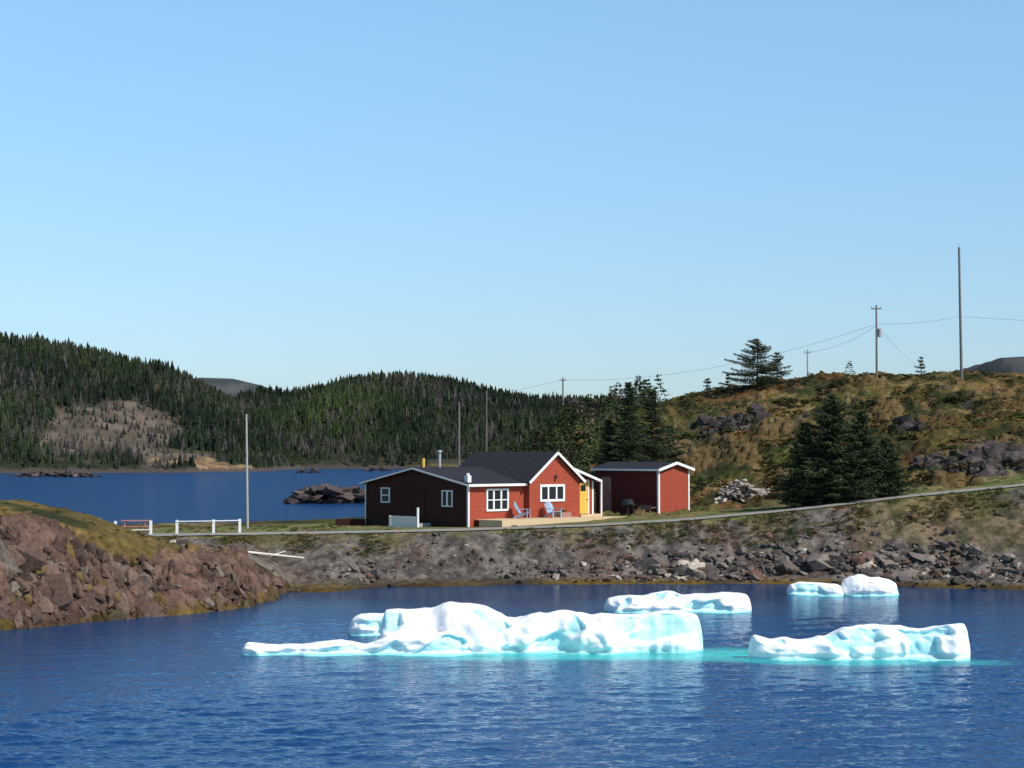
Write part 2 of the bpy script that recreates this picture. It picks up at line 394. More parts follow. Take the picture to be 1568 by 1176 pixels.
# ---------------------------------------------------------------- house
TH=math.radians(45);BX,BY,BZ=-2.70,118.0,0.0
house=empty('red_house',(BX,BY,0),TH)
g=2.45
W=9.7;LW=4.93;MX0,MX1=4.93,9.61;MP=-.45;ML=6.8;EX=11.37
def poly_prism(name,pts,axis,a0,a1,mat,parent):
    n=len(pts);V=[]
    for a in(a0,a1):
        for u,z in pts: V.append((a,u,z) if axis=='x' else (u,a,z))
    Fs=[tuple(range(n)),tuple(range(2*n-1,n-1,-1))]+[(i,(i+1)%n,n+(i+1)%n,n+i) for i in range(n)]
    return mesh(name,V,Fs,mat,parent)
ez=5.28;az=6.24
poly_prism('wing_gable_wall',[(.02,g),(W,g),(W,ez),(W/2,az),(.02,ez)],'x',0,.12,M_brown,house)
box('wing_front_wall',.13,LW,0,.12,g,ez,M_red,house)
box('wing_back_wall',.13,LW+4,W-.12,W,g,ez,M_brown,house)
poly_prism('wing_far_wall',[(.13,g),(W-.13,g),(W-.13,ez),(W/2,az-.1),(.13,ez)],'x',LW+3.9,LW+4,M_brown,house)
ov=.28;sl=(az-ez)/(W/2)
def zw(y): return ez+sl*min(y,W-y)+.10
slab('wing_roof_front',[(-ov,-ov,zw(-ov)),(LW+4.2,-ov,zw(-ov)),(LW+4.2,W/2,zw(W/2)),(-ov,W/2,zw(W/2))],.12,M_roof,house)
slab('wing_roof_back',[(-ov,W/2,zw(W/2)),(LW+4.2,W/2,zw(W/2)),(LW+4.2,W+ov,zw(W+ov)),(-ov,W+ov,zw(W+ov))],.12,M_roof,house)
for i,(ya,yb) in enumerate(((-ov,W/2),(W/2,W+ov))):
    beam('wing_rake_board_%d'%i,(-ov-.02,ya,zw(ya)-.07),(-ov-.02,yb,zw(yb)-.07),.04,.10,M_white,house)
beam('wing_gutter',(-ov,-ov-.05,zw(-ov)-.07),(LW-.1,-ov-.05,zw(-ov)-.07),.09,.15,M_white,house)
box('wing_corner_trim',-.02,.10,-.025,-.003,g,ez,M_white,house)
box('wing_corner_trim_side',-.025,-.002,-.025,.10,g,ez,M_white,house)
box('wing_corner_trim_back',-.025,-.002,W-.06,W+.02,g,ez,M_white,house)
mz=5.50;ma=7.22;mc=(MX0+MX1)/2
poly_prism('main_gable_wall',[(MX0,g),(MX1,g),(MX1,mz),(mc,ma),(MX0,mz)],'y',MP,MP+.12,M_red,house)
box('main_left_wall',MX0,MX0+.1,MP+.13,ML,g,mz,M_red,house)
box('main_right_wall',MX1-.1,MX1,MP+.13,ML,g,mz,M_red,house)
poly_prism('main_back_wall',[(MX0,g),(MX1,g),(MX1,mz),(mc,ma),(MX0,mz)],'y',ML,ML+.1,M_red,house)
ms=(ma-mz)/((MX1-MX0)/2);mo=.25
def zm(x): return mz+ms*min(x-MX0,MX1-x)+.12
for nm,xa,xb in(('left',MX0-mo,mc),('right',mc,MX1+mo)):
    slab('main_roof_'+nm,[(xa,MP-.25,zm(xa)),(xb,MP-.25,zm(xb)),(xb,ML+.3,zm(xb)),(xa,ML+.3,zm(xa))],.12,M_roof,house)
    beam('main_rake_board_'+nm,(xa,MP-.28,zm(xa)-.08),(xb,MP-.28,zm(xb)-.08),.05,.16,M_white,house)
e0=5.95;e1=5.42
poly_prism('entry_wall',[(MX1+.002,g),(EX,g),(EX,e1),(MX1+.002,e0)],'y',.0,.12,M_red,house)
box('entry_side_wall',EX-.1,EX,.13,4,g,e1,M_red,house)
slab('entry_roof',[(MX1-.6,-.5,e0+.33),(EX+.3,-.5,e1+.04),(EX+.3,4.1,e1+.04),(MX1-.6,4.1,e0+.33)],.1,M_roof,house)
beam('entry_rake_board',(MX1-.6,-.53,e0+.25),(EX+.3,-.53,e1-.04),.05,.16,M_white,house)
box('entry_gutter',EX+.3,EX+.36,-.5,4.1,e1-.1,e1+.03,M_white,house)
box('entry_corner_post',EX-.12,EX+.02,-.03,-.003,g,e1,M_white,house)
box('entry_corner_trim',MX1+.03,MX1+.10,-.03,-.003,3.2,5.5,M_white,house)
box('porch_post',EX+.25,EX+.35,-.5,-.40,2.9,e1-.1,M_white,house)
box('front_door',9.86,10.83,-.05,-.004,3.28,5.38,M_yel,house)
multi('front_door_frame',[bxv(9.76,9.85,-.06,-.004,3.25,5.5),bxv(10.84,10.93,-.06,-.004,3.25,5.5),bxv(9.855,10.835,-.06,-.004,5.4,5.5)],M_white,house)
box('front_door_window',10.1,10.6,-.056,-.051,4.75,5.15,M_glass,house)
cyl('front_door_knob',(10.72,-.10,4.2),(10.72,-.05,4.2),.035,.035,M_dark,house)
def window(name,axis,a0,a1,z0,z1,off,nx,nz,fr=.12,parent=house):
    P=[];mu=.06
    def bb(a,b,c,d,o0,o1):
        return bxv(a,b,off-o1,off-o0,c,d) if axis=='y' else bxv(off-o1,off-o0,a,b,c,d)
    P+= [bb(a0,a1,z0,z0+fr,.004,.07),bb(a0,a1,z1-fr,z1,.004,.07),bb(a0,a0+fr,z0+fr,z1-fr,.004,.07),bb(a1-fr,a1,z0+fr,z1-fr,.004,.07)]
    for i in range(1,nx):
        a=a0+(a1-a0)*i/nx;P.append(bb(a-mu,a+mu,z0+fr,z1-fr,.012,.06))
    for j in range(1,nz):
        z=z0+(z1-z0)*j/nz;P.append(bb(a0+fr,a1-fr,z-.03,z+.03,.012,.055))
    e=empty(name,parent=parent)
    multi('frame',P,M_white,e)
    v=bb(a0+fr,a1-fr,z0+fr,z1-fr,.003,.01)
    mesh('glass',v,CF,M_glass,e)
window('wing_front_window','y',1.52,3.47,3.62,5.02,0,3,2)
window('main_window','y',5.85,8.13,4.14,5.24,MP,3,1,.15)
window('wing_side_window','x',7.27,8.12,4.05,5.02,0,1,2,.07)
window('wing_side_window_b','x',1.38,2.35,3.9,4.93,0,2,1,.07)
box('side_door',-.05,-.003,4.0,4.9,2.85,4.75,M_brown,house)
multi('side_door_trim',[bxv(-.06,-.003,3.92,3.99,2.8,4.8),bxv(-.06,-.003,4.91,4.98,2.8,4.8),bxv(-.06,-.003,3.995,4.905,4.76,4.82)],M_brown,house)
multi('side_landing',[bxv(-1.3,-.1,3.3,5.4,2.4,2.85)],M_grey,house)
P=[]
for y in np.linspace(3.3,5.6,24): P.append(bxv(-1.36,-1.31,y-.035,y+.035,2.55,3.2))
P+= [bxv(-1.38,-1.30,3.2,5.7,3.2,3.28),bxv(-1.37,-1.31,3.2,5.7,2.6,2.68),bxv(-1.4,-1.28,3.1,3.2,2.4,3.85),bxv(-1.4,-1.28,5.7,5.8,2.4,3.3)]
multi('side_railing',P,M_white,house)
cyl('stove_pipe',(2.6,5.4,6.0),(2.6,5.4,7.3),.09,.09,M_grey,house)
cyl('stove_pipe_cap',(2.6,5.4,7.3),(2.6,5.4,7.42),.17,.14,M_grey,house)
box('vent_box',.25,.55,.3,.6,5.3,5.85,M_white,house)
cyl('vent_cap',(.4,.45,5.85),(.4,.45,6.0),.1,.1,M_white,house)
cyl('brass_vent',(2.0,6.3,6.1),(2.0,6.3,6.9),.1,.1,M_yel,house)
P=[]
for i in range(22):
    y=-2.45+i*.112
    if y<-.55 : P.append(bxv(.5,8.3,y,y+.10,3.10,3.15))
P.append(bxv(.5,4.88,-.45,-.04,3.10,3.15))
multi('deck_boards',P,M_deck,house)
multi('deck_skirt',[bxv(.5,8.3,-2.5,-2.46,2.75,3.14),bxv(.46,.495,-2.5,-.5,2.3,3.14),bxv(.5,8.3,-2.5,-2.46,2.4,2.70)],M_deck,house)
multi('deck_steps',[bxv(8.35,13.2,-1.9,-.5,2.9,3.08),bxv(8.35,13.2,-2.3,-1.92,2.7,2.92),bxv(9.7,12,-.48,-.06,3.0,3.24)],M_deck,house)
cyl('porch_lamp',(7.27,MP-.12,5.6),(7.27,MP-.12,5.85),.09,.05,M_dark,house)

def chair(px,rz,loc):
    e=empty('adirondack_chair',loc,rz)
    P=[]
    for i in range(6):
        x=-.27+i*.108;hh=1.05-.04*abs(i-2.5)**1.6
        P.append(beamv((x,.28,.30),(x,.62,hh),.09,.025,Vector((0,-1,.3))))
    multi('backrest',P,M_blue,e)
    multi('seat',[beamv((-.3,-.28+i*.1,.40-i*.022),(.3,-.28+i*.1,.40-i*.022),.085,.025) for i in range(6)],M_blue,e)
    multi('arms',[beamv((s*.36,-.34,.58),(s*.36,.48,.58),.13,.03) for s in(-1,1)],M_blue,e)
    multi('legs',[beamv((s*.33,-.28,0),(s*.33,-.28,.57),.09,.03) for s in(-1,1)]+[beamv((s*.31,-.3,.36),(s*.31,.62,.04),.03,.10) for s in(-1,1)],M_blue,e)
R45=Matrix.Rotation(TH,4,'Z')
def hl(x,y,z): 
    v=R45@Vector((x,y,0));return (BX+v.x,BY+v.y,z)
chair(0,TH+.5,hl(3.9,-1.0,3.15));chair(0,TH-.1,hl(6.1,-1.5,3.15))
pl=empty('planter_box',hl(7.4,-1.1,3.15),TH)
multi('box',[bxv(-.5,.5,-.2,.2,0,.32)],M_tb,pl)
Vp=rng.normal(0,1,(60,3))*[.22,.08,.08]+[0,0,.36]
scatter('plants',[ROCKS[0]],Vp,rotmats(60),np.full((60,3),.05),np.tile([.08,.12,.03],(60,1)),M_fol,parent=pl)

# ---------------------------------------------------------------- shed
SX,SY=9.72,127.0
shed=empty('red_shed',(SX,SY,0),TH)
SL,SW=3.18,5.64;sg=2.95;se=6.15;sa=6.55
poly_prism('end_wall',[(0,sg),(SL,sg),(SL,se),(SL/2,sa),(0,se)],'y',0,.1,M_red,shed)
box('side_wall',0,.1,.11,SW,sg,se,M_red_shade,shed);box('far_side_wall',SL-.1,SL,.11,SW,sg,se,M_red,shed);box('back_wall',.11,SL-.11,SW-.1,SW,sg,se,M_red,shed)
ss=(sa-se)/(SL/2)
def zs(x): return se+ss*min(x,SL-x)+.10
for nm,xa,xb in(('left',-.25,SL/2),('right',SL/2,SL+.25)):
    slab('roof_'+nm,[(xa,-.25,zs(xa)),(xb,-.25,zs(xb)),(xb,SW+.2,zs(xb)),(xa,SW+.2,zs(xa))],.1,M_roof,shed)
    beam('rake_board_'+nm,(xa,-.28,zs(xa)-.08),(xb,-.28,zs(xb)-.08),.05,.18,M_white,shed)
box('eave_board',-.29,-.255,-.25,SW+.2,zs(-.25)-.14,zs(-.25)-.01,M_white,shed)
for x in(-.01,SL-.12): box('corner_trim',x,x+.13,-.03,-.003,sg,se,M_white,shed)
box('corner_trim_side',-.03,-.003,-.03,.1,sg,se,M_white,shed)
box('door',-.05,-.003,4.2,5.1,3.2,5.6,M_tb,shed)
box('door_handle',-.08,-.051,4.3,4.35,4.2,4.5,M_dark,shed)
def hs(x,y,z):
    v=R45@Vector((x,y,0));return (SX+v.x,SY+v.y,z)
bq=empty('barbecue_grill',hs(-.9,1.9,H1(*hs(-.9,1.9,0)[:2])),TH+1.2)
multi('cart',[bxv(-.4,.4,-.25,.25,.65,.8)]+[bxv(a-.02,a+.02,b-.02,b+.02,.0,.65) for a in(-.37,.37) for b in(-.22,.22)]+[bxv(-.75,-.41,-.2,.2,.74,.78),bxv(.41,.75,-.2,.2,.74,.78)],M_dark,bq)
cyl('lid',(-.38,0,.86),(.38,0,.86),.24,.24,M_dark,bq,16)
wb=empty('wheelbarrow',hs(-.9,.6,H1(*hs(-.9,.6,0)[:2])),TH+1.4)
mesh('tray',[(-.3,-.4,.35),(.3,-.4,.35),(.25,.3,.35),(-.25,.3,.35),(-.42,-.6,.65),(.42,-.6,.65),(.35,.45,.65),(-.35,.45,.65)],CF,M_dark,wb)
multi('handles',[beamv((s*.2,.6,.2),(s*.3,-1.0,.55),.04,.04) for s in(-1,1)]+[beamv((s*.25,-.4,.4),(s*.25,-.5,0),.04,.04) for s in(-1,1)],M_tb,wb)
cyl('wheel',(-.05,.6,.2),(.05,.6,.2),.2,.2,M_dark,wb,16)

# ---------------------------------------------------------------- road
def road():
    xs=np.linspace(-34,75,280);V=[];
    for k in(0,1,2,3):
        w=[.45,1.5,2.6,3.7][k]
        ww=w+(fbm(xs/2,xs*0+k*3,200+k)-.5)*.5*(1 if k in(0,3) else 0)
        yy=ytop(xs)+ww
        V.append(np.stack([xs,yy,height(xs,yy)+.06+.02*(k in(1,2))],1))
    V=np.concatenate(V);n=len(xs)
    Fq=[[k*n+i,k*n+i+1,(k+1)*n+i+1,(k+1)*n+i] for k in range(3) for i in range(n-1)]
    npmesh('gravel_road',V,np.array(Fq),M_road,n=4,smooth=True)
road()

# ---------------------------------------------------------------- rocks
def rocks_bank():
    n=17000
    x=rng.uniform(-45,52,n);t=rng.uniform(.02,.97,n)**.9
    ys=yshore(x);yt=ytop(x);y=ys+t*(yt-ys)
    dens=fbm(x/4,t*4,301);band=np.exp(-((t-.40)/.18)**2)
    rgt=sm((x-1)/6)
    keep=(rng.random(n)<(.25+.75*band*(.5+.5*rgt))*sm((dens-.33)/.15))
    keep&=~((t>.6)&(rng.random(n)<.6))&~((t<.3)&(x<3)&(rng.random(n)<.8))
    x,y,t=x[keep],y[keep],t[keep];n=len(x)
    sz=np.exp(rng.normal(-2.45,.58,n))*(1+.75*sm((x-3)/8)*np.exp(-((t-.42)/.25)**2));sz=np.clip(sz,.04,.7)
    z=height(x,y)+sz*.15
    S=np.stack([sz*rng.uniform(.8,1.9,n),sz*rng.uniform(.8,1.3,n),sz*rng.uniform(.4,.95,n)],1)
    u=rng.random((n,1))**1.3;C=np.array([.065,.054,.049])*(1-u)+np.array([.215,.18,.155])*u
    r=rng.random(n)<.13;C[r]=np.array([.13,.072,.055])
    w=rng.random(n)<np.where((x>8)&(t<.45),.10,.03);C[w]=np.array([.44,.38,.31])
    C[t<.14]*=.45
    scatter('shore_rocks',ROCKS,np.stack([x,y,z],1),rotmats(n,.5),S,C,M_rock)
rocks_bank()
def rocks_out():
    n=4600
    x=rng.uniform(-40,-11.9,n);t=rng.uniform(-.04,1.6,n)
    k=t<I(x,[-16.5,-14.5],[.72,1.6])+rng.normal(0,.06,n);x,t=x[k],t[k]
    y=youtc(x)+t*5
    h=height(x,y);k=(h>-.3);x,y,t,h=x[k],y[k],t[k],h[k];n=len(x)
    sz=np.clip(np.exp(rng.normal(-1.65,.65,n)),.07,.9)
    sz*=np.where(x>-14,.6,1)
    S=np.stack([sz*rng.uniform(.5,1.3,n),sz*rng.uniform(.5,1,n),sz*rng.uniform(.8,1.6,n)],1)
    R=rotmats(n,.3,.7);lean=np.array(Matrix.Rotation(-.55,3,'Y'));R=lean[None]@R
    u=rng.random((n,1));lo=fbm(x/3,h,311)[:,None]
    C=(np.array([.055,.034,.027])*(1-u)+np.array([.155,.098,.074])*u)*(.55+.9*lo)
    g_=rng.random(n)<.12;C[g_]=np.array([.15,.12,.095])
    o_=rng.random(n)<.08;C[o_]=np.array([.13,.085,.03])
    C=np.where((h<.35)[:,None],C*.4+np.array([.03,.02,0]),C)
    scatter('rock_outcrop',ROCKS,np.stack([x,y,h-.25*sz],1),R,S,C,M_rock)
rocks_out()
def rocks_misc():
    def clump(name,px0,px1,d,hgt,n,col=(.10,.075,.07)):
        x0,x1=WX(px0,d),WX(px1,d);L=x1-x0
        u=rng.random(n);x=x0+u*L;y=d+rng.normal(0,L*.18,n)
        env=np.sin(np.clip(u,0,1)*math.pi)**.6*(.6+.6*fbm(u*5,u*0+d,9))
        z=rng.random(n)*hgt*env*.85-.2
        sz=(hgt*.24)*rng.uniform(.4,1.2,n)
        SS=np.stack([sz*2.2,sz*1.6,sz*.7],1)
        CC=np.array(col)*rng.uniform(.6,1.3,(n,1));CC=np.where((z<hgt*.2)[:,None],CC*.5,CC)
        scatter(name,ROCKS,np.stack([x,y,z],1),rotmats(n,.3),SS,CC,M_rock)
    clump('rocky_islet',445,575,272,3.3,300)
    clump('rocky_islet',20,150,540,2.4,160)
    clump('rocky_islet',455,492,640,2.0,60)
    clump('rocky_islet',555,600,700,2.2,60)
    clump('shoreline_boulders',522,566,140,2.3,190,(.14,.11,.10))
    x0,y0,z0=ground(1130,765,118)
    n=120;x=x0+rng.normal(0,.95,n);y=y0+rng.normal(0,.7,n);z=height(x,y)+rng.random(n)*1.2*np.exp(-((x-x0)/1.3)**2)
    sz=rng.uniform(.10,.34,n);CC=np.array([.42,.36,.31])*rng.uniform(.4,1.3,(n,1))
    scatter('stone_pile',ROCKS,np.stack([x,y,z],1),rotmats(n,.6),np.stack([sz*2.0,sz,sz*.6],1),CC,M_rock)
    xs=[];ys_=[];s_=[]
    for (px,py,r) in BLOBS:
        bx,by,bz=ground(px,py,124);m=int(20*r)
        xs.append(bx+rng.normal(0,r*.45,m));ys_.append(by+rng.normal(0,r*.7,m));s_.append(np.clip(np.exp(rng.normal(-1.1,.5,m)),.12,.9))
    x=np.concatenate(xs);y=np.concatenate(ys_);s=np.concatenate(s_);n=len(x)
    CC=np.array([.07,.057,.052])*rng.uniform(.5,1.4,(n,1))
    scatter('hillside_rocks',ROCKS,np.stack([x,y,height(x,y)-s*.1],1),rotmats(n,.4),np.stack([s*1.4,s,s*.8],1),CC,M_rock)
rocks_misc()

# ---------------------------------------------------------------- vegetation
def cone_tree(seed,layers=6,pts=9,rad=.24):
    r=random.Random(seed);V=[];Fs=[];sh=[]
    for l in range(layers):
        f=l/layers;zb=.06+.88*f;zt=min(1.0,zb+.30*(1-f*.35));R=rad*(1-f)**.85+.015
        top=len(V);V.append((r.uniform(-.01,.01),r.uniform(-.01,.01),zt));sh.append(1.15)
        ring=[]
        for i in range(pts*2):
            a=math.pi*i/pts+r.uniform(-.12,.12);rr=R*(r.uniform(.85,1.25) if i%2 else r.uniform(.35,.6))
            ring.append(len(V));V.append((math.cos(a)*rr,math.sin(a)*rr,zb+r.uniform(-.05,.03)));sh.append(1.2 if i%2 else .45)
        for i in range(len(ring)): Fs.append((top,ring[i],ring[(i+1)%len(ring)]))
    return np.array(V),np.array(Fs),np.array(sh)
CT=[cone_tree(i,5+i%3,6,.15+.045*(i%4)) for i in range(8)]
def upright(n,tilt=.05): return rotmats(n,tilt,math.pi)
def forest():
    n=44000
    y=rng.uniform(600,1060,n);x=y*rng.uniform(-.36,.36,n)
    h=height(x,y);mg=meadow_grey(x,y);md=meadow(x,y)
    k=(h>1.1)&(md<.5)&(rng.random(n)>mg*.5)
    k&=~((y>900)&(x<-100)&(h<20))
    x,y,h,mg,md=x[k],y[k],h[k],mg[k],md[k];n=len(x)
    H=rng.uniform(2.6,6.8,n)*(.65+.7*fbm(x/18,y/18,401));H*=np.where(h<6,.7,1)*np.where(mg>.3,.55,1)*np.where(md>.1,.4,1)
    G=fbm(x/40,y/60,402);u=rng.random(n)
    dk=np.array([.020,.030,.014]);gr=np.array([.046,.064,.022]);gy=np.array([.115,.105,.09])
    C=dk+(gr-dk)*(sm((G-.4)/.2)*rng.uniform(.2,1,n))[:,None]
    C=C*rng.uniform(.5,1.45,(n,1))
    grey=(u<.10+.42*sm((fbm(x/22,y/30,404)-.5)/.1)+mg*.6);C[grey]=gy*rng.uniform(.35,1.0,(grey.sum(),1))
    gg=np.exp(-(((x+85)/36)**2+((y-900)/60)**2));C=C+np.array([.020,.036,.0])*(gg*rng.uniform(.3,1.3,n))[:,None]
    C=C*.9+np.array([.004,.006,.008])  # faint bluish distance haze mixed into the tree colours
    w=H*rng.uniform(.7,1.25,n);w[grey]*=.8
    P=np.stack([x,y,h-.3],1)
    scatter('distant_spruce_forest',CT,P,upright(n),np.stack([w,w,H],1),C,M_far)
forest()
def conifer(name,base,Hh,R,seed,dens=1.0,col=(.036,.054,.024),open_=0.0,lean=0.0,tip=1.0,skew=0,nq=6,nbr=(6,10)):
    r=np.random.default_rng(seed);e=empty(name,base,0)
    cyl('trunk',(0,0,-.3),(lean*Hh,0,Hh*.97),.035*Hh*.6+.03,.015,M_bark,e,8)
    Vs=[];Cs=[];LB=[]
    nw=max(7,int(20*dens*Hh/6))
    for i in range(nw):
        f=(i+.3)/nw;L=R*((1-f)**.8*tip+.03)*r.uniform(.75,1.18)
        for k in range(int(r.integers(*nbr))):
            if open_ and r.random()<open_: continue
            z=Hh*(.04+.95*f)+r.uniform(-.07,.07)
            a=r.uniform(0,2*math.pi);Lk=L*r.uniform(.5,1.15)*(1+skew*math.cos(a-math.pi))
            droop=r.uniform(.08,.30)-.35*f
            m=max(4,int(Lk/.12))
            s=np.linspace(.12,1,m)
            px=lean*z+np.cos(a)*Lk*s;py=np.sin(a)*Lk*s;pz=z-droop*Lk*s+.16*Lk*s**2
            LB.append(beamv((lean*z,0,z),(px[-1],py[-1],pz[-1]),.03,.03))
            br=r.uniform(.6,1.35)
            M=m*nq;sj=np.repeat(s,nq);X0=np.repeat(px,nq);Y0=np.repeat(py,nq);Z0=np.repeat(pz,nq)
            wdt=.32*(1-sj*.75)*min(Lk,1.8)*.7+.04;off=r.normal(0,1,M)*wdt
            c0=np.stack([X0-math.sin(a)*off,Y0+math.cos(a)*off,Z0+r.normal(0,.035,M)-np.abs(off)*.15],1)
            d=np.array([math.cos(a),math.sin(a),0])[None]*r.uniform(.5,1,(M,1))+r.normal(0,.5,(M,3))*[1,1,.5];d[:,2]-=.1
            d/=np.linalg.norm(d,axis=1,keepdims=True)
            sd=np.cross(d,r.normal(0,1,(M,3)));sd/=np.linalg.norm(sd,axis=1,keepdims=True)+1e-6
            l=r.uniform(.09,.22,(M,1));w=r.uniform(.025,.055,(M,1))
            Vs.append(np.stack([c0-sd*w,c0+sd*w,c0+d*l],1).reshape(-1,3))
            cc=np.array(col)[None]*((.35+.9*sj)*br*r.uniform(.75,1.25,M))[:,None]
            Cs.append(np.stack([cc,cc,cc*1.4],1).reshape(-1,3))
    multi('limbs',LB,M_bark,e)
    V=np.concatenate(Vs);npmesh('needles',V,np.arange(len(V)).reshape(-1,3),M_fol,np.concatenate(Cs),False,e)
    return e
def put(px,pyb,pyt,Rpx,seed,d0=116,d=None,name='spruce_tree',**k):
    if d is None: x,d,z=ground(px,pyb,d0)
    else: x=WX(px,d);z=H1(x,d)
    Hh=WZ(pyt,d)-z
    return conifer(name,(x,d,z-.05),Hh,Rpx/F*d,seed,**k)
dk=dict(nq=9,nbr=(9,14),col=(.034,.050,.021))
put(1273,772,601,76,1,118,dens=1.3,tip=1.05,**dk)
put(1318,770,626,64,2,118,dens=1.25,tip=1.05,**dk)
put(1232,776,646,48,3,118,dens=1.4,**dk)
put(1356,766,668,42,4,118,dens=1.4,**dk)
put(962,715,582,44,5,None,d=146,dens=1.25,nq=8)
put(999,715,594,42,6,None,d=148,dens=1.25,nq=8)
put(932,715,640,32,7,None,d=147,dens=1.2,nq=8)
put(1026,712,650,30,8,None,d=150,dens=1.2,nq=8)
put(1160,600,517,52,11,None,d=183,dens=1.25,open_=.2,tip=1.15,skew=.25,col=(.05,.06,.03),nq=8)
put(1190,600,538,36,12,None,d=184,dens=1.1,open_=.25,tip=1.1,col=(.05,.06,.03),nq=8)
put(1084,600,577,17,13,None,d=182,dens=.9,open_=.5,col=(.045,.055,.03))
put(1115,600,570,12,14,None,d=182,dens=.9,open_=.5,col=(.045,.055,.03))
put(1411,575,543,13,15,None,d=186,dens=.9,open_=.5,col=(.05,.07,.03))
def bushy(seed):
    r=np.random.default_rng(seed);V=[];sh=[]
    for i in range(170):
        f=r.random()**1.2;a=r.uniform(0,6.283);rr=(1-f)*.34*r.uniform(.3,1.15)+.015
        c=np.array([math.cos(a)*rr,math.sin(a)*rr,round(f*9)/9+r.normal(0,.015)])
        d=np.array([math.cos(a),math.sin(a),-.1])+r.normal(0,.4,3);d/=np.linalg.norm(d);s=np.cross(d,r.normal(0,1,3));s/=np.linalg.norm(s)
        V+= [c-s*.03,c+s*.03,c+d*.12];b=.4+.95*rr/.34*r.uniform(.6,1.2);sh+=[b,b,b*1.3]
    return np.array(V),np.arange(len(V)).reshape(-1,3),np.array(sh)
BT=[bushy(i+50) for i in range(6)]
def dome(seed):
    r=np.random.default_rng(seed);V=[];sh=[]
    for i in range(90):
        v=r.normal(0,1,3);v[2]=abs(v[2])*.8;v/=np.linalg.norm(v);c=v*[1,1,.8]*r.uniform(.6,1)
        d=v+r.normal(0,.6,3);d/=np.linalg.norm(d);s=np.cross(d,r.normal(0,1,3));s/=np.linalg.norm(s)
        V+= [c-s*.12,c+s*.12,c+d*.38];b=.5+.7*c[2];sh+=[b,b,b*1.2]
    return np.array(V),np.arange(len(V)).reshape(-1,3),np.array(sh)
DT=[dome(i+80) for i in range(5)]
def thicket():
    n=1000
    y=rng.uniform(150,290,n);x=rng.uniform(-6,34,n)
    h=height(x,y);px=784+x/y*F
    k=(h>2)&(px<1070-fbm(x/6,y/6,9)*120)&(fbm(x/9,y/14,430)>.45)
    k|=(h>2)&(px<930)&(y>165)
    x,y,h=x[k],y[k],h[k];n=len(x)
    H=rng.uniform(1.2,3.6,n);C=np.array([.05,.072,.026])*rng.uniform(.5,1.6,(n,1));g2=rng.random(n)<.22;C[g2]=np.array([.13,.105,.075])
    w=H*rng.uniform(.8,1.25,n)
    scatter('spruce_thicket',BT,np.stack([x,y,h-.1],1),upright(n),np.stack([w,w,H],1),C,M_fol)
    n=11000
    y=rng.uniform(124,215,n);x=rng.uniform(1,70,n);h=height(x,y)
    k=(fbm(x/3.5,y/5,440)>.46)&(y>I(x,[0,12,32],[136,134,124]))
    x,y,h=x[k],y[k],h[k];n=len(x);s=np.clip(np.exp(rng.normal(-1.4,.5,n)),.08,.7)
    pal=np.array([[.052,.056,.017],[.115,.07,.026],[.07,.078,.022],[.145,.095,.04],[.030,.040,.016]])
    zone=(fbm(x/7,y/9,445)*6.5-.9).astype(int).clip(0,4);pick=np.where(rng.random(n)<.55,zone,rng.integers(0,5,n))
    C=pal[pick]*rng.uniform(.7,1.4,(n,1))
    scatter('hillside_shrubs',DT,np.stack([x,y,h-.05],1),upright(n,.1),np.stack([s*1.5,s*1.4,s*.7],1),C,M_fol)
    n=90;y=rng.uniform(128,180,n);x=rng.uniform(10,60,n);h=height(x,y);H=rng.uniform(.7,1.7,n)
    scatter('young_spruces',BT,np.stack([x,y,h-.05],1),upright(n),np.stack([H*1.1,H*1.1,H],1),np.array([.040,.058,.022])*rng.uniform(.7,1.3,(n,1)),M_fol)
    n=11000;x=rng.uniform(-40,55,n);y=np.where(rng.random(n)<.5,ytop(x)+rng.uniform(-2.6,.3,n),rng.uniform(84,127,n));
    h=height(x,y);t=(y-yshore(x))/(ytop(x)-yshore(x));tt=(y-youtc(x))/5
    k=(((x<-14)&(tt>.68)&(y<106))|(t>.7)&((y<ytop(x)+.4)|(y>ytop(x)+4.2)))&(h>1.0)&(fbm(x/2,y/2,450)>.46)
    k&=~((x>-11)&(x<16)&(y>116)&(y<134))
    x,y,h=x[k],y[k],h[k];n=len(x);s=rng.uniform(.04,.15,n)
    pal=np.array([[.10,.11,.03],[.19,.125,.045],[.23,.18,.09],[.08,.09,.025]])
    scatter('grass_tufts',DT,np.stack([x,y,h],1),upright(n,.2),np.stack([s*1.5,s*1.5,s],1),pal[rng.integers(0,4,n)]*rng.uniform(.7,1.2,(n,1)),M_fol)
thicket()

# ---------------------------------------------------------------- poles and wires
def pole(px,pyb,pyt,d,r,mat=M_pole,arm=0,trans=False,name='utility_pole',tilt=0):
    x=WX(px,d);z=H1(x,d);top=WZ(pyt,d);e=empty(name,(x,d,z-.3),0);Hh=top-z+.3
    cyl('post',(0,0,0),(tilt,0,Hh),r,r*.7,mat,e,10)
    if arm:
        beam('crossarm',(-arm,0,Hh-.35),(arm,0,Hh-.35),.09,.11,mat,e)
        for s in(-.9,.0,.9): cyl('insulator',(arm*s,0,Hh-.3),(arm*s,0,Hh-.12),.05,.04,M_grey,e,8)
    if trans: 
        cyl('transformer',(.32,0,Hh-3.1),(.32,0,Hh-2.3),.22,.22,M_grey,e,12)
        beam('bracket',(0,0,Hh-2.6),(.3,0,Hh-2.6),.06,.08,M_grey,e)
    return Vector((x+tilt,d,top))
p380=pole(380,808,634,122,.085,M_polel,tilt=-.12)
p702=pole(703,700,616,142,.09,M_pole)
p745=pole(745,690,598,205,.09,M_pole)
p862=pole(862,640,578,240,.13,M_pole,arm=.4)
p1237=pole(1237,580,535,200,.10,M_polel,arm=.35)
p1343=pole(1343,570,467,186,.12,M_pole,arm=.5,trans=True)
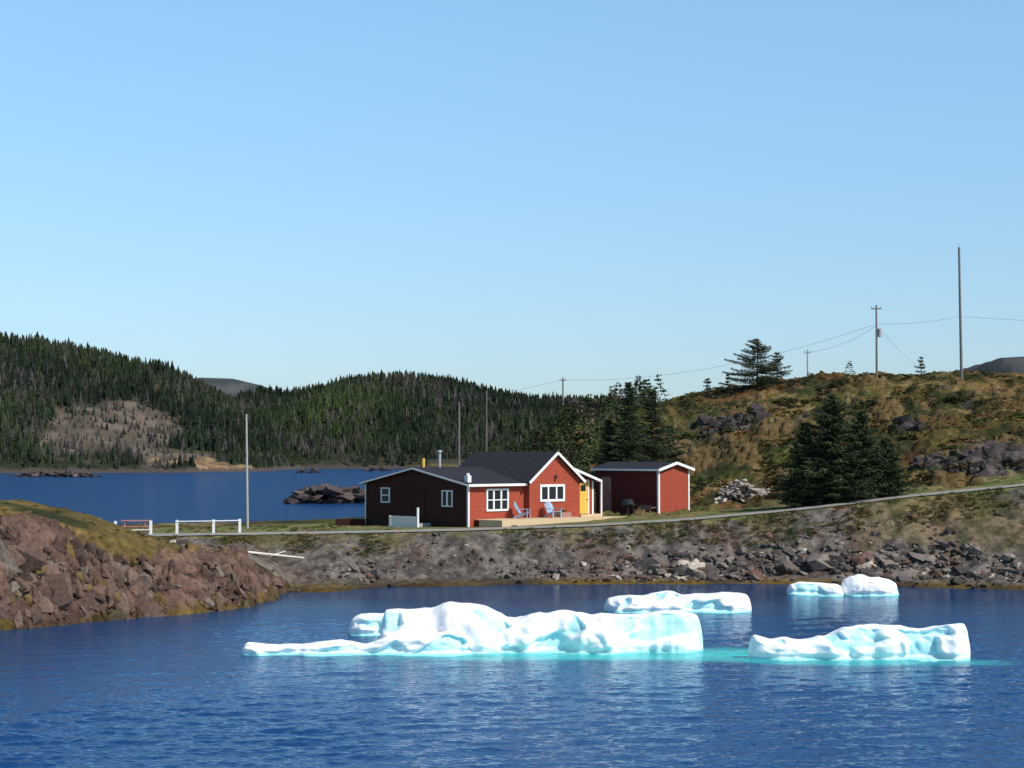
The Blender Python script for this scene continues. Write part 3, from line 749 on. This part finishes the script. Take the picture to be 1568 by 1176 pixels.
p1473=pole(1473,570,378,184,.15,M_pole,tilt=-.15,name='radio_mast')
e=empty('mast_antenna',tuple(p1473));multi('rods',[beamv((0,0,-.6),(0,0,.35),.05,.05),beamv((-.2,0,-.2),(.2,0,-.2),.03,.03),beamv((-.16,0,-.6),(.16,0,-.6),.03,.03)],M_grey,e)
def wire(a,b,sag,r=.012):
    cu=bpy.data.curves.new('power_line','CURVE');cu.dimensions='3D';cu.bevel_depth=r;s=cu.splines.new('POLY');n=24;s.points.add(n)
    for i in range(n+1):
        t=i/n;p=a.lerp(b,t);s.points[i].co=(p.x,p.y,p.z-4*sag*t*(1-t),1)
    cu.materials.append(M_wire);link(bpy.data.objects.new('power_line',cu))
lo=Vector((0,0,-2.0));mid=p1473*1;mid.z=WZ(484,184)
q1=p1343*1;q1.z=WZ(496,186)
wire(q1,mid,.25);wire(mid,Vector((75,180,WZ(500,182))),.4)
wire(q1,p862+Vector((0,0,-.3)),1.6);wire(p1343+lo,p1237+Vector((0,0,-.3)),.5);wire(p1343+lo,Vector((WX(1411,186),186,WZ(566,186))),.2,.01)
wire(p862+Vector((0,0,-.3)),Vector((WX(600,420),420,WZ(592,420))),2,.015)

# ---------------------------------------------------------------- fence on the left, table, driftwood
def fence():
    f=empty('white_fence',(0,0,0));P=[];xs=[]
    pts=[(178,112.5),(232,112.5),(272,113),(328,113),(368,113.5)]
    for px,dd in pts:
        x=WX(px,dd);z=H1(x,dd);xs.append((x,dd,z));P.append(bxv(x-.07,x+.07,dd-.07,dd+.07,z-.2,z+.88))
    multi('posts',P,M_white,f);P=[]
    a,b=xs[2],xs[3];P.append(beamv((a[0],a[1]-.09,a[2]+.80),(b[0],b[1]-.09,b[2]+.80),.03,.06))
    a,b=xs[0],xs[1];P.append(beamv((a[0],a[1]-.09,a[2]+.35),(b[0],b[1]-.09,b[2]+.35),.03,.05))
    a,b=xs[3],xs[4];P.append(beamv((a[0],a[1]-.09,a[2]+.8),(b[0],b[1]-.09,b[2]+.8),.03,.05))
    multi('rails',P,M_white,f)
fence()
def table():
    d=114.5;x=WX(209,d);z=H1(x,d);t=empty('picnic_table',(x,d,z+.05),.1)
    multi('top',[bxv(-.85,.85,-.38+i*.155,-.25+i*.155,.74,.80) for i in range(5)],M_tb,t)
    multi('benches',[bxv(-.85,.85,s*.68-.13,s*.68+.13,.42,.48) for s in(-1,1)],M_tb,t)
    multi('legs',[beamv((a,s*.55,0),(a,s*.2,.74),.06,.12) for a in(-.6,.6) for s in(-1,1)]+[beamv((a,-.7,.4),(a,.7,.4),.05,.08) for a in(-.6,.6)],M_tb,t)
table()
def log(px0,py0,px1,py1,r):
    a=ground(px0,py0,100);b=ground(px1,py1,100)
    cyl('driftwood_log',(a[0],a[1],a[2]+r),(b[0],b[1],b[2]+r),r,r*.6,M_drift,None,10)
log(380,848,466,856,.07)
log(415,853,438,847,.04)
box('garden_retaining_wall',WX(515,125),WX(560,125),124.6,124.9,2.2,2.95,M_brown)

# ---------------------------------------------------------------- icebergs
def icemat():
    m,nt,b=newmat('ice_mat')
    a=nt.nodes.new('ShaderNodeAttribute');a.attribute_name='Col'
    nt.links.new(a.outputs['Color'],b.inputs['Base Color'])
    b.inputs['Roughness'].default_value=.5;b.inputs['Specular IOR Level'].default_value=.35
    b.inputs['Subsurface Weight'].default_value=.5;b.inputs['Subsurface Radius'].default_value=(.3,.6,.7);b.inputs['Subsurface Scale'].default_value=.3
    bump(nt,noise(nt,texco(nt),4.0,5,.6),b,.03)
    return m
M_ice=icemat()
def lump(prof,wl,depth,dd,seed,steep=.48):
    xs=np.array([WX(p,dd) for p,_ in prof]);zt=np.array([WZ(q,dd) for _,q in prof])
    n=max(80,int((xs[-1]-xs[0])/.045));m=120
    x=np.linspace(xs[0],xs[-1],n);z=I(x,xs,zt)
    kk=np.ones(5)/5;z=np.convolve(np.pad(z,2,'edge'),kk,'valid')+(fbm(x*1.5,x*0,seed,4)-.5)*.10
    u=(x-x[0])/(x[-1]-x[0]);L=x[-1]-x[0]
    ed=np.clip(np.minimum(u,1-u)*L/.9,0,1)
    w=depth*(.6+.8*fbm(x*.6,x*0+4,seed+1))*(1-(1-ed)**2)**.5+.02
    e2=np.clip(np.minimum(u,1-u)*L/.28,0,1)
    z=(z+.35)*(1-(1-e2)**2)**.5-.35
    a=np.linspace(-.12,math.pi+.12,m)
    A,X=np.meshgrid(a,x);Wd=w[:,None];Zt=z[:,None]
    cs,sn=np.cos(A),np.sin(A)
    Yr=-np.sign(cs)*np.abs(cs)**.62*Wd
    Z=-.35+(Zt+.35)*np.sign(sn)*np.abs(sn)**steep
    q=X*.8+.5*np.sin(Z*1.7+seed);s1=vn(q,Z*.9+seed,seed+3)*.62+vn(q*2.2,Z*2,seed+5)*.33+vn(q*5,Z*5,seed+15)*.05
    hol=sm((s1-.52)/.08)*sm(np.abs(cs)*2.4-.35)*sm((Z-.02)/.2)
    s2=fbm(X*1.4,A*2.0,seed+4,2);rg=np.abs(2*vn(X*1.9+A,A*2.4+X*.5,seed+24)-1)
    inset=hol*.36*min(depth,1.0)+(s2-.5)*.34-.07*rg
    Yr=Yr+np.sign(cs)*inset*np.clip(Wd/depth,0,1)
    Z=Z+((fbm(X*1.3,Yr*1.4,seed+6,2)-.5)*.22-.06*np.abs(2*vn(X*1.5,Yr*1.4,seed+26)-1))*sm((sn-.25)*2)*np.clip(Zt,0,1)
    notch=np.exp(-((Z-.10)/.09)**2)*.12
    Yr=Yr+np.sign(cs)*notch*np.clip(Wd/depth,0,1)
    Y=dd+Yr+(fbm(x*.35,x*0,seed+8)[:,None]-.5)*depth*.6
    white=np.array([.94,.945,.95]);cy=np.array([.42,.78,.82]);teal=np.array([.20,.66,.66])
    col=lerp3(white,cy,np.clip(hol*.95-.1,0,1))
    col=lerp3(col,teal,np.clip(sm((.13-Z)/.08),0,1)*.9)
    V=np.stack([X,Y,Z],-1).reshape(-1,3)
    i=np.arange(n-1)[:,None]*m+np.arange(m-1)[None]
    Q=np.stack([i,i+m,i+m+1,i+1],-1).reshape(-1,4)
    return V,Q,col.reshape(-1,3)
def berg(name,lumps):
    Vs=[];Fs=[];Cs=[];o=0
    for l in lumps:
        V,Q,c=lump(*l);Vs.append(V);Fs.append(Q+o);Cs.append(c);o+=len(V)
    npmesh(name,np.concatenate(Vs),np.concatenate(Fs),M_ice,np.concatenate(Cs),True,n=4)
berg('iceberg',[([(582,945),(590,932),(620,931),(660,934),(680,923),(720,924),(750,931),(770,942),(800,945),(850,934),(880,935),(905,943),(960,939),(1040,935),(1064,941),(1076,950)],996,1.5,71.6,3),
 ([(370,983),(385,981),(410,984),(470,984),(520,978),(560,985),(590,975),(640,970),(690,965),(712,970),(726,982)],998,.62,69.9,9),
 ([(533,948),(550,941),(580,937),(620,940),(640,950)],962,.8,77.5,14)])
berg('iceberg',[([(1143,964),(1155,969),(1175,978),(1200,973),(1230,977),(1265,970),(1290,957),(1350,956),(1400,962),(1440,956),(1470,950),(1480,952)],1006,.85,68.6,23)])
berg('iceberg',[([(923,918),(950,913),(1000,907),(1030,904),(1045,911),(1100,906),(1130,907),(1150,910)],933,1.0,88.5,33)])
berg('iceberg',[([(1203,896),(1225,890),(1260,892),(1290,896)],910,.9,98.5,43),([(1284,890),(1300,883),(1320,880),(1345,882),(1360,886),(1375,894)],910,1.0,98.6,47)])

# ---------------------------------------------------------------- light, sky, camera
az_x,az_y=.82,-.58;el=math.radians(44)
w=bpy.data.worlds.new('World');scene.world=w;w.use_nodes=True;nt=w.node_tree
bg=nt.nodes['Background'];sky=nt.nodes.new('ShaderNodeTexSky');sky.sky_type='NISHITA';sky.sun_disc=False
sky.sun_elevation=el;sky.sun_rotation=math.atan2(az_x,az_y);sky.altitude=0;sky.air_density=1.0;sky.dust_density=.3;sky.ozone_density=1.5
tc=nt.nodes.new('ShaderNodeTexCoord');sp=nt.nodes.new('ShaderNodeSeparateXYZ');nt.links.new(tc.outputs['Generated'],sp.inputs[0])
rp=nt.nodes.new('ShaderNodeValToRGB');nt.links.new(sp.outputs['Z'],rp.inputs[0])
cr=rp.color_ramp;cr.elements[0].position=0.0;cr.elements[0].color=(.50,.64,.92,1)
cr.elements[1].position=.25;cr.elements[1].color=(.97,1.19,1.22,1)
x=cr.elements.new(.11);x.color=(.71,.87,1.02,1)
x=cr.elements.new(.6);x.color=(.44,.56,.62,1)
mx=nt.nodes.new('ShaderNodeMix');mx.data_type='RGBA';mx.blend_type='MULTIPLY';mx.inputs[0].default_value=1
nt.links.new(sky.outputs[0],mx.inputs[6]);nt.links.new(rp.outputs[0],mx.inputs[7]);nt.links.new(mx.outputs[2],bg.inputs[0]);bg.inputs[1].default_value=.145
ld=bpy.data.lights.new('sun','SUN');ld.energy=5.0;ld.angle=math.radians(.5);ld.color=(1,.95,.88)
so=link(bpy.data.objects.new('sun',ld));dv=Vector((az_x,az_y,0)).normalized()*math.cos(el)+Vector((0,0,math.sin(el)))
so.rotation_euler=dv.to_track_quat('Z','Y').to_euler();so.location=(40,-20,60)
cam=bpy.data.cameras.new('camera');co=link(bpy.data.objects.new('camera',cam));co.location=(0,0,CZ)
cam.sensor_width=36;cam.lens=36*F/1568;cam.clip_end=20000;cam.clip_start=.5
co.rotation_euler=(math.pi/2+math.atan(102/F),0,0);scene.camera=co
scene.view_settings.view_transform='Standard';scene.view_settings.look='None';scene.view_settings.exposure=0
